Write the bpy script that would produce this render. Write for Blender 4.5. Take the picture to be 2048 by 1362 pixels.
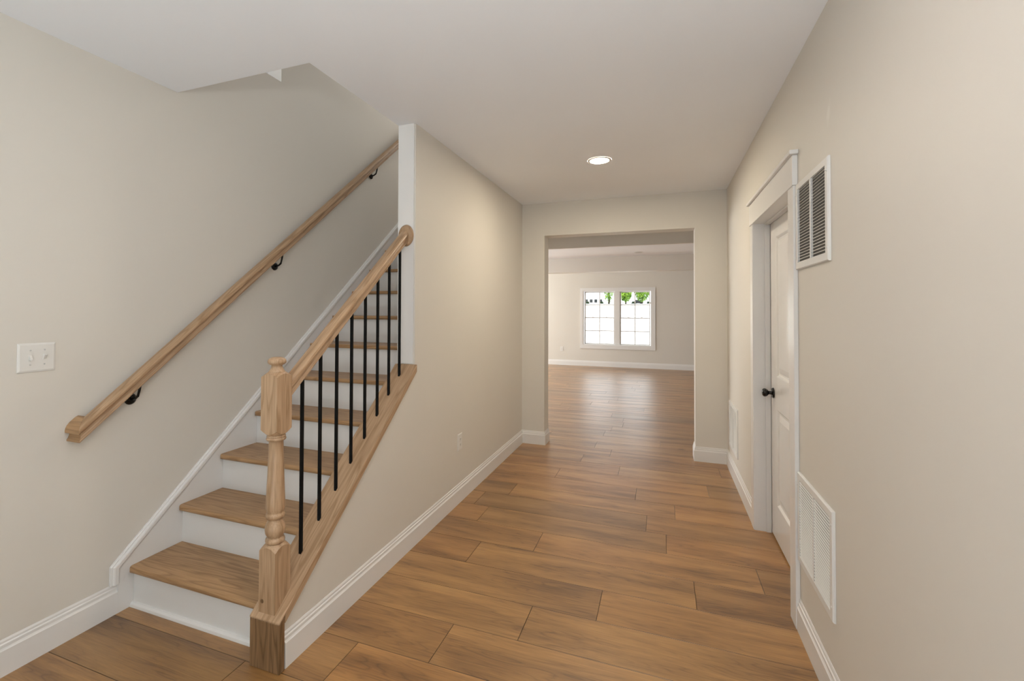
import bpy, math, random
from mathutils import Vector, Matrix
random.seed(7)
for o in list(bpy.data.objects): bpy.data.objects.remove(o)
S = bpy.context.scene
COL = S.collection

# ------------------------------------------------------------------ camera
cam_d = bpy.data.cameras.new('camera'); cam = bpy.data.objects.new('camera', cam_d); COL.objects.link(cam)
F_PX = 942.17
cam_d.sensor_fit = 'HORIZONTAL'; cam_d.sensor_width = 36.0; cam_d.lens = F_PX * 36.0 / 2048
cam_d.shift_x = 55.917 / 2048; cam_d.shift_y = -75.49 / 2048
cam_d.clip_start = 0.02; cam_d.clip_end = 400
rv = Vector((0.93613559, 0.35162129, 0.0035519)); uv_ = Vector((0.00247146, -0.01667993, 0.99985783)); fv = Vector((-0.35163055, 0.93599372, 0.01648369))
M = Matrix.Identity(4)
for i in range(3):
    M[i][0] = rv[i]; M[i][1] = uv_[i]; M[i][2] = -fv[i]
M[2][3] = 1.45
cam.matrix_world = M
S.camera = cam

# ------------------------------------------------------------------ world, sun, daylight and fill lamps, exposure
S.view_settings.view_transform = 'Standard'; S.view_settings.look = 'None'
S.view_settings.exposure = 0.0; S.view_settings.gamma = 1.0; S.view_settings.use_curve_mapping = False
w = bpy.data.worlds.new('world'); S.world = w; w.use_nodes = True
w.node_tree.nodes['Background'].inputs[0].default_value = (0.90, 0.95, 1.0, 1)
w.node_tree.nodes['Background'].inputs[1].default_value = 3.2

def area(name, loc, look, sx, sy, power, col=(1, 1, 1), portal=False, spread=180):
    L = bpy.data.lights.new(name, 'AREA'); L.shape = 'RECTANGLE'; L.size = sx; L.size_y = sy
    L.energy = power; L.color = col; L.spread = math.radians(spread)
    if portal: L.cycles.is_portal = True
    o = bpy.data.objects.new(name, L); COL.objects.link(o); o.location = loc
    d = Vector(look) - Vector(loc); o.rotation_euler = d.to_track_quat('-Z', 'Y').to_euler()
    return o
sun = bpy.data.lights.new('sun', 'SUN'); sun.energy = 5; sun.angle = 0.01; sun.color = (1, .96, .9)
so = bpy.data.objects.new('sun', sun); COL.objects.link(so); so.rotation_euler = (math.radians(38), 0, math.radians(-25))
# area panel standing in for entry daylight; the back wall is solid
area('entry_daylight', (-0.75, -2.92, 1.30), (-0.75, 3, 1.75), 2.4, 2.1, 2, (1.0, 0.98, 0.97))
# upward area light added over the entry floor to lift the ceiling
area('entry_upward_fill', (-0.9, -1.3, 0.05), (-0.9, -1.0, 2.6), 2.4, 2.2, 74, (0.76, 0.91, 1.0))
# the photographer's flash, bounced off the entry ceiling
area('bounce_flash', (0.20, -0.36, 1.62), (0.05, -0.30, 2.62), 0.35, 0.35, 24, (0.92, 0.97, 1.0))
area('direct_flash', (0.36, -0.55, 1.52), (-2.2, 2.2, 1.75), 0.22, 0.22, 9, (0.93, 0.98, 1.0))
# fill lamps added to brighten the far room; its side walls are solid
area('far_corner_fill', (-5.8, 11.7, 1.4), (0, 11.9, 1.5), 1.4, 1.6, 118, (0.97, 1.0, 0.95))
area('far_left_fill', (-5.8, 8.3, 1.4), (0, 8.3, 1.5), 2.2, 1.6, 160, (0.92, 0.96, 1.0))
area('far_window_portal', (-1.08, 12.78, 1.27), (-1.08, 0, 1.27), 1.75, 1.45, 1, portal=True)
# fill added above the stairwell, then daylight of the upstairs room
area('upper_hall_fill', (-1.80, 5.85, 4.6), (-2.0, 3.0, 2.0), 0.4, 1.2, 38, (1.0, 0.985, 0.94))
area('upstairs_daylight', (-4.2, 1.4, 4.1), (-2.4, 2.2, 3.6), 1.0, 1.2, 26, (0.95, 0.97, 1.0))

# ------------------------------------------------------------------ node helpers / materials
def new_mat(name):
    m = bpy.data.materials.new(name); m.use_nodes = True
    nt = m.node_tree; b = nt.nodes['Principled BSDF']
    return m, nt, b
def N(nt, t, **k):
    n = nt.nodes.new(t)
    for a, v in k.items(): setattr(n, a, v)
    return n
def ramp(nt, fac, stops):
    r = N(nt, 'ShaderNodeValToRGB'); e = r.color_ramp.elements
    while len(e) < len(stops): e.new(0.5)
    for el, (p, c) in zip(e, stops):
        el.position = p; el.color = (*c, 1)
    nt.links.new(fac, r.inputs[0]); return r.outputs[0]
def srgb(r, g, b):
    f = lambda c: (c / 255 / 12.92) if c / 255 <= 0.04045 else ((c / 255 + 0.055) / 1.055) ** 2.4
    return (f(r), f(g), f(b))
def paint(name, col, rough=0.6, bump=0.02, scale=250, spec=0.3):
    m, nt, b = new_mat(name)
    tc = N(nt, 'ShaderNodeTexCoord')
    n = N(nt, 'ShaderNodeTexNoise'); n.inputs['Scale'].default_value = scale; n.inputs['Detail'].default_value = 2
    nt.links.new(tc.outputs['Object'], n.inputs['Vector'])
    n2 = N(nt, 'ShaderNodeTexNoise'); n2.inputs['Scale'].default_value = 1.1; n2.inputs['Detail'].default_value = 1
    nt.links.new(tc.outputs['Object'], n2.inputs['Vector'])
    c = ramp(nt, n2.outputs[0], [(0.3, tuple(x * 0.985 for x in col)), (0.7, tuple(min(1, x * 1.015) for x in col))])
    nt.links.new(c, b.inputs['Base Color'])
    bp = N(nt, 'ShaderNodeBump'); bp.inputs['Strength'].default_value = bump; bp.inputs['Distance'].default_value = 0.002
    nt.links.new(n.outputs[0], bp.inputs['Height']); nt.links.new(bp.outputs[0], b.inputs['Normal'])
    b.inputs['Roughness'].default_value = rough; b.inputs['Specular IOR Level'].default_value = spec
    return m, nt, b, tc, c
WALLC = (0.70, 0.66, 0.595)
M_WALL = paint('beige_wall_paint', WALLC, 0.55)[0]
M_CEIL = paint('ceiling_paint', (0.895, 0.905, 0.93), 0.75)[0]
M_TRIM = paint('white_trim_paint', (0.775, 0.755, 0.73), 0.30, 0.01, 120, 0.45)[0]
M_DOOR = paint('semi_gloss_door_paint', (0.775, 0.755, 0.73), 0.17, 0.004, 60, 0.5)[0]
M_PLASTIC = paint('white_plastic', (0.76, 0.74, 0.70), 0.35, 0.0, 50, 0.45)[0]
M_VENT = paint('white_enamel', (0.76, 0.75, 0.72), 0.4, 0.0, 50, 0.4)[0]
M_BLACK = paint('black_metal', (0.004, 0.004, 0.004), 0.6, 0.02, 300, 0.15)[0]
M_KNOB = paint('oil_black_metal', (0.005, 0.0045, 0.004), 0.25, 0.0, 300, 0.35)[0]
M_DARK = paint('dark_duct', (0.05, 0.048, 0.045), 0.8)[0]
M_DUCT_SHADE = paint('duct_shade_grey', (0.17, 0.165, 0.15), 0.8)[0]
M_SCREW = paint('screw_metal', (0.55, 0.55, 0.53), 0.35)[0]
# right wall: same paint with a pale scuffed touch-up smear high beside the door
def smear_wall():
    m, nt, b, tc, c = paint('beige_wall_paint_with_smear', WALLC, 0.55)
    mp = N(nt, 'ShaderNodeMapping'); mp.vector_type = 'TEXTURE'
    mp.inputs['Location'].default_value = (0.592, 2.105, 2.20); mp.inputs['Rotation'].default_value = (math.radians(27), 0, 0)
    mp.inputs['Scale'].default_value = (1, 0.055, 0.14)
    nt.links.new(tc.outputs['Object'], mp.inputs[0])
    ln = N(nt, 'ShaderNodeVectorMath', operation='LENGTH'); nt.links.new(mp.outputs[0], ln.inputs[0])
    no = N(nt, 'ShaderNodeTexNoise'); no.inputs['Scale'].default_value = 14; no.inputs['Detail'].default_value = 5
    nt.links.new(tc.outputs['Object'], no.inputs['Vector'])
    ad = N(nt, 'ShaderNodeMath', operation='SUBTRACT'); ad.inputs[0].default_value = 1.15; nt.links.new(ln.outputs['Value'], ad.inputs[1])
    mu = N(nt, 'ShaderNodeMath', operation='MULTIPLY'); nt.links.new(ad.outputs[0], mu.inputs[0]); nt.links.new(no.outputs[0], mu.inputs[1])
    f = ramp(nt, mu.outputs[0], [(0.36, (0, 0, 0)), (0.6, (0.6, 0.6, 0.6))])
    mx = N(nt, 'ShaderNodeMix', data_type='RGBA'); nt.links.new(f, mx.inputs[0]); nt.links.new(c, mx.inputs[6]); mx.inputs[7].default_value = (0.80, 0.765, 0.70, 1)
    nt.links.new(mx.outputs[2], b.inputs['Base Color'])
    return m
M_WALLR = smear_wall()

def oak(name, axis, light=(0.50, 0.335, 0.205), dark=(0.31, 0.185, 0.095), rough=0.38):
    """axis: 'x','z' or 's' (along the stair slope)"""
    m, nt, b = new_mat(name); L = nt.links.new
    tc = N(nt, 'ShaderNodeTexCoord'); oi = N(nt, 'ShaderNodeObjectInfo')
    mul = N(nt, 'ShaderNodeVectorMath', operation='SCALE'); mul.inputs[0].default_value = (7.1, 3.7, 5.3); L(oi.outputs['Random'], mul.inputs['Scale'])
    add = N(nt, 'ShaderNodeVectorMath', operation='ADD'); L(tc.outputs['Object'], add.inputs[0]); L(mul.outputs[0], add.inputs[1])
    mp = N(nt, 'ShaderNodeMapping')
    L(add.outputs[0], mp.inputs[0])
    # rotate so that the grain runs along local X
    rot = {'x': (0, 0, 0), 'z': (0, math.radians(90), 0), 's': (math.radians(-39.15), 0, 0)}[axis]
    mp.inputs['Rotation'].default_value = rot
    src = mp.outputs[0]
    sw = N(nt, 'ShaderNodeMapping')
    L(src, sw.inputs[0])
    if axis == 's': sw.inputs['Rotation'].default_value = (0, 0, math.radians(-90))
    src = sw.outputs[0]
    a = N(nt, 'ShaderNodeMapping'); a.inputs['Scale'].default_value = (0.9, 9, 9); L(src, a.inputs[0])
    n1 = N(nt, 'ShaderNodeTexNoise'); n1.inputs['Scale'].default_value = 1.0; n1.inputs['Detail'].default_value = 2.5; n1.inputs['Roughness'].default_value = 0.55; L(a.outputs[0], n1.inputs['Vector'])
    k = N(nt, 'ShaderNodeMath', operation='MULTIPLY'); k.inputs[1].default_value = 11; L(n1.outputs[0], k.inputs[0])
    fr = N(nt, 'ShaderNodeMath', operation='FRACT'); L(k.outputs[0], fr.inputs[0])
    rings = ramp(nt, fr.outputs[0], [(0.0, (0.25, 0.25, 0.25)), (0.18, (0.6, 0.6, 0.6)), (0.75, (0.85, 0.85, 0.85)), (1.0, (0.3, 0.3, 0.3))])
    p = N(nt, 'ShaderNodeMapping'); p.inputs['Scale'].default_value = (4, 170, 170); L(src, p.inputs[0])
    n2 = N(nt, 'ShaderNodeTexNoise'); n2.inputs['Scale'].default_value = 1.6; n2.inputs['Detail'].default_value = 2; L(p.outputs[0], n2.inputs['Vector'])
    pores = ramp(nt, n2.outputs[0], [(0.36, (0.35, 0.35, 0.35)), (0.5, (0.8, 0.8, 0.8)), (0.75, (1, 1, 1))])
    mm = N(nt, 'ShaderNodeMix', data_type='RGBA', blend_type='MULTIPLY'); mm.inputs[0].default_value = 0.75; L(rings, mm.inputs[6]); L(pores, mm.inputs[7])
    col = ramp(nt, mm.outputs[2], [(0.12, dark), (0.8, light)])
    L(col, b.inputs['Base Color'])
    bp = N(nt, 'ShaderNodeBump'); bp.inputs['Strength'].default_value = 0.08; bp.inputs['Distance'].default_value = 0.002; L(n2.outputs[0], bp.inputs['Height']); L(bp.outputs[0], b.inputs['Normal'])
    b.inputs['Roughness'].default_value = rough; b.inputs['Specular IOR Level'].default_value = 0.4
    return m
M_OAK_X = oak('oak_across', 'x', (0.475, 0.29, 0.145), (0.26, 0.14, 0.06))
M_OAK_Z = oak('oak_upright', 'z')
M_OAK_S = oak('oak_sloping', 's')
M_OAK_BLK = oak('oak_dark_upright', 'z', (0.29, 0.17, 0.085), (0.11, 0.06, 0.026))  # darker oak tone for the end block and the plug

def floor_mat():
    m, nt, b = new_mat('wood_plank_floor'); L = nt.links.new
    uv = N(nt, 'ShaderNodeUVMap'); uv.uv_map = 'UVMap'
    at = N(nt, 'ShaderNodeAttribute'); at.attribute_name = 'tone'
    a = N(nt, 'ShaderNodeMapping'); a.inputs['Scale'].default_value = (0.9, 6.5, 1); L(uv.outputs[0], a.inputs[0])
    n1 = N(nt, 'ShaderNodeTexNoise'); n1.inputs['Scale'].default_value = 1.3; n1.inputs['Detail'].default_value = 5; n1.inputs['Roughness'].default_value = 0.6; n1.inputs['Distortion'].default_value = 0.4; L(a.outputs[0], n1.inputs['Vector'])
    base = ramp(nt, n1.outputs[0], [(0.28, (0.170, 0.080, 0.023)), (0.42, (0.295, 0.143, 0.043)), (0.58, (0.41, 0.210, 0.067)), (0.8, (0.47, 0.258, 0.090))])
    # cathedral figure lines, only in patches
    a2 = N(nt, 'ShaderNodeMapping'); a2.inputs['Scale'].default_value = (1.3, 10, 1); L(uv.outputs[0], a2.inputs[0])
    n2 = N(nt, 'ShaderNodeTexNoise'); n2.inputs['Scale'].default_value = 1.0; n2.inputs['Detail'].default_value = 2; L(a2.outputs[0], n2.inputs['Vector'])
    k = N(nt, 'ShaderNodeMath', operation='MULTIPLY'); k.inputs[1].default_value = 15; L(n2.outputs[0], k.inputs[0])
    fr = N(nt, 'ShaderNodeMath', operation='FRACT'); L(k.outputs[0], fr.inputs[0])
    fig = ramp(nt, fr.outputs[0], [(0.0, (0.55, 0.5, 0.45)), (0.25, (0.95, 0.95, 0.95)), (0.8, (1, 1, 1)), (1.0, (0.7, 0.66, 0.62))])
    pm = ramp(nt, n1.outputs[0], [(0.40, (0.85, 0.85, 0.85)), (0.56, (0.12, 0.12, 0.12))])
    mm = N(nt, 'ShaderNodeMix', data_type='RGBA', blend_type='MULTIPLY'); L(pm, mm.inputs[0]); L(base, mm.inputs[6]); L(fig, mm.inputs[7])
    # fine fibres
    a3 = N(nt, 'ShaderNodeMapping'); a3.inputs['Scale'].default_value = (5, 130, 1); L(uv.outputs[0], a3.inputs[0])
    n3 = N(nt, 'ShaderNodeTexNoise'); n3.inputs['Scale'].default_value = 1.2; n3.inputs['Detail'].default_value = 3; L(a3.outputs[0], n3.inputs['Vector'])
    fib = ramp(nt, n3.outputs[0], [(0.3, (0.80, 0.78, 0.76)), (0.65, (1.06, 1.06, 1.06))])
    m2 = N(nt, 'ShaderNodeMix', data_type='RGBA', blend_type='MULTIPLY'); m2.inputs[0].default_value = 1; L(mm.outputs[2], m2.inputs[6]); L(fib, m2.inputs[7])
    # knots
    vo = N(nt, 'ShaderNodeTexVoronoi'); vo.inputs['Scale'].default_value = 1.1; L(uv.outputs[0], vo.inputs['Vector'])
    kn = ramp(nt, vo.outputs['Distance'], [(0.012, (0.35, 0.30, 0.26)), (0.05, (1, 1, 1))])
    m3 = N(nt, 'ShaderNodeMix', data_type='RGBA', blend_type='MULTIPLY'); m3.inputs[0].default_value = 1; L(m2.outputs[2], m3.inputs[6]); L(kn, m3.inputs[7])
    a5 = N(nt, 'ShaderNodeMapping'); a5.inputs['Scale'].default_value = (0.55, 1.3, 1); L(uv.outputs[0], a5.inputs[0])
    n5 = N(nt, 'ShaderNodeTexNoise'); n5.inputs['Scale'].default_value = 7; n5.inputs['Detail'].default_value = 3; L(a5.outputs[0], n5.inputs['Vector'])
    wv = N(nt, 'ShaderNodeMix', data_type='RGBA', blend_type='LINEAR_LIGHT'); wv.inputs[0].default_value = 0.10; L(a5.outputs[0], wv.inputs[6]); L(n5.outputs['Color'], wv.inputs[7])
    v5 = N(nt, 'ShaderNodeTexVoronoi'); v5.inputs['Scale'].default_value = 1.15; L(wv.outputs[2], v5.inputs['Vector'])
    k5 = ramp(nt, v5.outputs['Distance'], [(0.02, (0.48, 0.42, 0.36)), (0.10, (0.78, 0.75, 0.72)), (0.20, (1, 1, 1))])
    m5 = N(nt, 'ShaderNodeMix', data_type='RGBA', blend_type='MULTIPLY'); m5.inputs[0].default_value = 0.9; L(m3.outputs[2], m5.inputs[6]); L(k5, m5.inputs[7]); m3 = m5
    m4 = N(nt, 'ShaderNodeMix', data_type='RGBA', blend_type='MULTIPLY'); m4.inputs[0].default_value = 1; L(m3.outputs[2], m4.inputs[6]); L(at.outputs['Color'], m4.inputs[7])
    L(m4.outputs[2], b.inputs['Base Color'])
    bp = N(nt, 'ShaderNodeBump'); bp.inputs['Strength'].default_value = 0.22; bp.inputs['Distance'].default_value = 0.003; L(n3.outputs[0], bp.inputs['Height']); L(bp.outputs[0], b.inputs['Normal'])
    rr = ramp(nt, n1.outputs[0], [(0.3, (0.40, 0.40, 0.40)), (0.7, (0.31, 0.31, 0.31))])
    L(rr, b.inputs['Roughness'])
    b.inputs['Specular IOR Level'].default_value = 0.45
    b.inputs['Coat Weight'].default_value = 0.75; b.inputs['Coat Roughness'].default_value = 0.40; nt.links.new(bp.outputs[0], b.inputs['Coat Normal'])
    return m
M_FLOOR = floor_mat()
def emission(name, col, s):
    m = bpy.data.materials.new(name); m.use_nodes = True; nt = m.node_tree
    for n in list(nt.nodes):
        if n.type == 'BSDF_PRINCIPLED': nt.nodes.remove(n)
    e = N(nt, 'ShaderNodeEmission'); e.inputs[0].default_value = (*col, 1); e.inputs[1].default_value = s
    nt.links.new(e.outputs[0], nt.nodes['Material Output'].inputs[0]); return m
M_LAMP = emission('lit_led_lens', (1.0, 0.88, 0.69), 400)
M_LAMP_FILL = emission('entry_fill_lens', (1.0, 0.87, 0.80), 190)
M_LENS_OFF = paint('frosted_lens', (0.55, 0.53, 0.50), 0.5)[0]
def glass_mat():
    m = bpy.data.materials.new('window_glass'); m.use_nodes = True; nt = m.node_tree
    nt.nodes.remove(nt.nodes['Principled BSDF'])
    t = N(nt, 'ShaderNodeBsdfTransparent'); t.inputs[0].default_value = (0.97, 0.98, 0.97, 1)
    g = N(nt, 'ShaderNodeBsdfGlossy'); g.inputs['Roughness'].default_value = 0.02
    f = N(nt, 'ShaderNodeFresnel'); f.inputs[0].default_value = 1.3
    mx = N(nt, 'ShaderNodeMixShader'); nt.links.new(f.outputs[0], mx.inputs[0]); nt.links.new(t.outputs[0], mx.inputs[1]); nt.links.new(g.outputs[0], mx.inputs[2])
    nt.links.new(mx.outputs[0], nt.nodes['Material Output'].inputs[0]); return m
M_GLASS = glass_mat()

# ------------------------------------------------------------------ mesh helpers
class MB:
    def __init__(s): s.v = []; s.f = []; s.smooth = []
    def add(s, vs, fs, smooth=False):
        o = len(s.v); s.v += [tuple(v) for v in vs]
        for f in fs: s.f.append(tuple(i + o for i in f)); s.smooth.append(smooth)
    def box(s, x0, x1, y0, y1, z0, z1):
        s.add([(x, y, z) for x in (x0, x1) for y in (y0, y1) for z in (z0, z1)],
              [(0, 1, 3, 2), (4, 6, 7, 5), (0, 4, 5, 1), (2, 3, 7, 6), (0, 2, 6, 4), (1, 5, 7, 3)])
        return s
    def prism(s, pts, axis, a, b, smooth=False):
        """polygon pts (2-D) extruded along axis: 'x' -> pts=(y,z); 'y' -> pts=(x,z); 'z' -> pts=(x,y)"""
        def P(p, t): return {'x': (t, p[0], p[1]), 'y': (p[0], t, p[1]), 'z': (p[0], p[1], t)}[axis]
        n = len(pts)
        s.add([P(p, a) for p in pts] + [P(p, b) for p in pts],
              [tuple(range(n)), tuple(range(2 * n - 1, n - 1, -1))] + [(i, n + i, n + (i + 1) % n, (i + 1) % n) for i in range(n)])
        return s
    def sweep(s, prof, frames, smooth=False):
        """prof: closed list of (u,v); frames: list of (origin, U, V)"""
        n = len(prof); vs = []
        for o, U, V in frames:
            o = Vector(o); U = Vector(U); V = Vector(V)
            vs += [o + U * a + V * b for a, b in prof]
        fs = []
        for k in range(len(frames) - 1):
            for i in range(n): fs.append((k * n + i, k * n + (i + 1) % n, (k + 1) * n + (i + 1) % n, (k + 1) * n + i))
        s.add(vs, fs, smooth)
        e = (len(frames) - 1) * n
        s.add([vs[i] for i in range(n)], [tuple(range(n - 1, -1, -1))]); s.add([vs[e + i] for i in range(n)], [tuple(range(n))])
        return s
    def lathe(s, prof, origin, axis=(0, 0, 1), n=32, smooth=True, sx=1.0, ex=None):
        """prof list of (r,h) along the axis"""
        A = Vector(axis).normalized()
        U = Vector(ex).normalized() if ex else (A.orthogonal().normalized())
        W = A.cross(U); o = Vector(origin); vs = []; m = len(prof)
        for r, h in prof:
            for k in range(n):
                t = 2 * math.pi * k / n
                vs.append(o + A * h + (U * math.cos(t) * sx + W * math.sin(t)) * r)
        fs = []
        for j in range(m - 1):
            for k in range(n): fs.append((j * n + k, j * n + (k + 1) % n, (j + 1) * n + (k + 1) % n, (j + 1) * n + k))
        s.add(vs, fs, smooth)
        s.add(vs[:n], [tuple(range(n - 1, -1, -1))]); s.add(vs[-n:], [tuple(range(n))])
        return s
    def tube(s, pts, r, n=12):
        fr = []; pts = [Vector(p) for p in pts]
        for i, p in enumerate(pts):
            d = (pts[min(i + 1, len(pts) - 1)] - pts[max(i - 1, 0)]).normalized()
            U = d.cross(Vector((0.31, 0.2, 0.93))).normalized(); V = d.cross(U); fr.append((p, U, V))
        return s.sweep([(r * math.cos(2 * math.pi * k / n), r * math.sin(2 * math.pi * k / n)) for k in range(n)], fr, True)
ORG = {}
def obj(name, mb, mat, parent=None, bevel=0, seg=2, kind=None, label=None):
    base = ORG[parent.name] if parent else Vector((0, 0, 0))
    me = bpy.data.meshes.new(name); me.from_pydata([tuple(Vector(v) - base) for v in mb.v], [], mb.f)
    me.polygons.foreach_set('use_smooth', mb.smooth); me.update()
    import bmesh
    bm = bmesh.new(); bm.from_mesh(me); bmesh.ops.remove_doubles(bm, verts=bm.verts, dist=1e-6); bmesh.ops.recalc_face_normals(bm, faces=bm.faces); bm.to_mesh(me); bm.free()
    o = bpy.data.objects.new(name, me); COL.objects.link(o); me.materials.append(mat)
    if parent: o.parent = parent
    ORG[o.name] = base
    if bevel:
        b = o.modifiers.new('bevel', 'BEVEL'); b.width = bevel; b.segments = seg; b.limit_method = 'ANGLE'; b.angle_limit = math.radians(40); b.harden_normals = False
    if kind: o['kind'] = kind
    if label: o['label'] = label
    return o
def struct(name, mb, mat, parent=None, label=None, cat=None, **k):
    o = obj(name, mb, mat, parent, **k)
    if not parent:
        o['kind'] = 'structure'
        if label: o['label'] = label
        if cat: o['category'] = cat
    return o
def thing(name, loc, label, cat, group=None, kind=None):
    o = bpy.data.objects.new(name, None); COL.objects.link(o); o.location = loc; o.empty_display_size = 0.1
    ORG[o.name] = Vector(loc); o['label'] = label; o['category'] = cat
    if group: o['group'] = group
    if kind: o['kind'] = kind
    return o
def copy_part(o, parent, d=(0, 0, 0)):
    c = o.copy(); COL.objects.link(c); c.parent = parent; c.location = Vector(o.location) + Vector(d); ORG[c.name] = ORG[o.name]
    return c

# ------------------------------------------------------------------ dimensions (metres)
XS, XP, XL, XR = -2.445, -1.560, -1.438, 0.592      # stair wall, stair side of hall wall, hall wall, right wall
YB, YP, YE, YE2 = -3.0, 2.603, 5.023, 5.212         # back wall, hall-wall end, end wall front/back
ZC, ZU = 2.623, 3.020                                # ceiling, upper floor
OX0, OX1, OZ = -1.186, 0.311, 2.266                  # opening to the far room
YW = 12.598; FX0, FX1 = -6.0, 2.5                    # far room
RISE, RUN, Y0N, Z0 = 0.2015, 0.2487, 1.552, 0.197    # stair
SL = RISE / RUN
# ------------------------------------------------------------------ floor of individual planks
def build_floor():
    vs, fs, uvs, tone = [], [], [], []
    PW, PL, y00 = 0.2575, 1.22, 2.0145
    known = {-3: -1.61, -2: -1.24, -1: -0.90, 0: -0.594, 1: -0.288, 2: 0.16, 3: -0.725, 4: 0.027, 5: -0.097, 6: 0.09, 7: -0.19, 8: 0.35, 9: -0.36}
    g = 0.0016; dz = 0.0022
    for r in range(-20, 42):
        ya, yb = y00 + (r) * PW, y00 + (r + 1) * PW
        j = known.get(r + 0, random.uniform(0, PL)) if r >= -4 else random.uniform(0, PL)
        x = j - PL * math.ceil((j - FX0 + 0.2) / PL)
        while x < FX1 + 0.2:
            xa, xb = x, x + PL
            o = len(vs); u0, v0 = random.uniform(0, 90), random.uniform(0, 90); flip = random.choice((1, -1))
            t = random.uniform(0.80, 1.16); wm = random.uniform(-0.04, 0.04)
            if t > 1.1: t = 1.1
            outer = [(xa, ya), (xb, ya), (xb, yb), (xa, yb)]; inner = [(xa + g, ya + g), (xb - g, ya + g), (xb - g, yb - g), (xa + g, yb - g)]
            vs += [(p[0], p[1], 0) for p in inner] + [(p[0], p[1], -dz) for p in outer]
            quads = [(0, 1, 2, 3), (4, 5, 1, 0), (5, 6, 2, 1), (6, 7, 3, 2), (7, 4, 0, 3)]
            for qi, q in enumerate(quads):
                fs.append(tuple(i + o for i in q))
                for i in q:
                    px, py, _ = vs[o + i]; uvs.append((u0 + (px - xa) * flip, v0 + (py - ya)))
                    k = t if qi == 0 else t * 0.35
                    tone.append((k * (1 + wm), k, k * (1 - wm), 1))
            x += PL
    # underside slab
    o = len(vs); X0, X1, Ya, Yb = FX0 - .25, FX1 + .25, YB - .3, YW + .2
    vs += [(X0, Ya, -.004), (X1, Ya, -.004), (X1, Yb, -.004), (X0, Yb, -.004)]; fs.append((o, o + 1, o + 2, o + 3)); uvs += [(0, 0)] * 4; tone += [(.2, .2, .2, 1)] * 4
    me = bpy.data.meshes.new('floor'); me.from_pydata(vs, [], fs)
    ul = me.uv_layers.new(name='UVMap'); ul.data.foreach_set('uv', [c for p in uvs for c in p])
    ca = me.color_attributes.new('tone', 'FLOAT_COLOR', 'CORNER'); ca.data.foreach_set('color', [c for p in tone for c in p])
    ob = bpy.data.objects.new('floor', me); COL.objects.link(ob); me.materials.append(M_FLOOR); ob['kind'] = 'structure'; ob['label'] = 'brown wood plank floor running through the hall'
build_floor()

# ------------------------------------------------------------------ room shell
T = 0.12
# left wall: main height, continues up beside the stairs; open above the upper floor in front of y = 2.52
m = MB(); m.prism([(YB - .2, 0), (5.6, 0), (5.6, 5.3), (2.522, 5.3), (2.522, ZU), (YB - .2, ZU)], 'x', XS - T, XS)
struct('wall_left', m, M_WALL)
# right wall with door hole
DY0, DY1, DZ = 2.645, 3.585, 2.035
m = MB(); g_ = .014; m.box(XR, XR + T, YB - .2, DY0 - g_, 0, ZC); m.box(XR, XR + T, DY1 + g_, YE, 0, ZC); m.box(XR, XR + T, DY0 - g_, DY1 + g_, DZ + g_, ZC)
struct('wall_right', m, M_WALLR)
# solid back wall (behind the camera)
m = MB(); m.box(XS, XR, YB - .12, YB, 0, ZC)
struct('wall_back', m, M_WALL)
# hall wall: knee wall under the sloping cap, full height beyond YP
def capz(y): return 0.203 + 0.8135 * (y - 1.484)
m = MB(); m.prism([(1.516, 0), (YE, 0), (YE, ZC), (YP, ZC), (YP, capz(YP) - .045), (1.516, capz(1.516) - .045)], 'x', XP, XL)
struct('wall_hall', m, M_WALL)
# end wall with the wide opening
m = MB(); m.box(XP, OX0, YE, YE2, 0, ZC); m.box(OX1, XR + T, YE, YE2, 0, ZC); m.box(OX0, OX1, YE, YE2, OZ, ZC)
struct('wall_end', m, M_WALL)
# far room walls
m = MB()
wx0, wx1, wz0, wz1 = -1.935, -0.222, 0.550, 1.983
m.box(FX0, wx0, YW, YW + .16, 0, ZC); m.box(wx1, FX1, YW, YW + .16, 0, ZC); m.box(wx0, wx1, YW, YW + .16, 0, wz0); m.box(wx0, wx1, YW, YW + .16, wz1, ZC)
struct('wall_far', m, M_WALL)
m = MB(); m.box(FX0 - T, FX0, YE2, YW + .16, 0, ZC); struct('wall_far_left', m, M_WALL)
m = MB(); m.box(FX1, FX1 + T, YE2, YW + .16, 0, ZC); struct('wall_far_right', m, M_WALL)
m = MB(); m.box(FX0 - T, XP, YE2 - .1, YE2, 0, ZC); struct('wall_far_near_left', m, M_WALL)
m = MB(); m.box(XR + T, FX1 + T, YE2 - .1, YE2, 0, ZC); struct('wall_far_near_right', m, M_WALL)
# beams of the far room
m = MB(); m.box(FX0, FX1, 6.10, 6.16, OZ, ZC); struct('trim_1', m, M_WALL, label='dropped beam just beyond the wide opening', bevel=0)
m = MB(); m.box(FX0, FX1, 10.484, 10.77, 2.305, ZC); struct('trim_2', m, M_WALL, label='dropped beam in front of the far window wall')
# ceiling with the stair opening
m = MB()
m.box(XS - T, XR + T, YB - .2, 1.783, ZC, ZU)
m.box(XP, XR + T, 1.783, YE2, ZC, ZU)
m.box(FX0 - T, FX1 + T, YE2, YW + .16, ZC, ZU)
m.box(XS - T, XP, 5.10, YE2, ZC, ZU)
struct('ceiling', m, M_CEIL)
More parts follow.
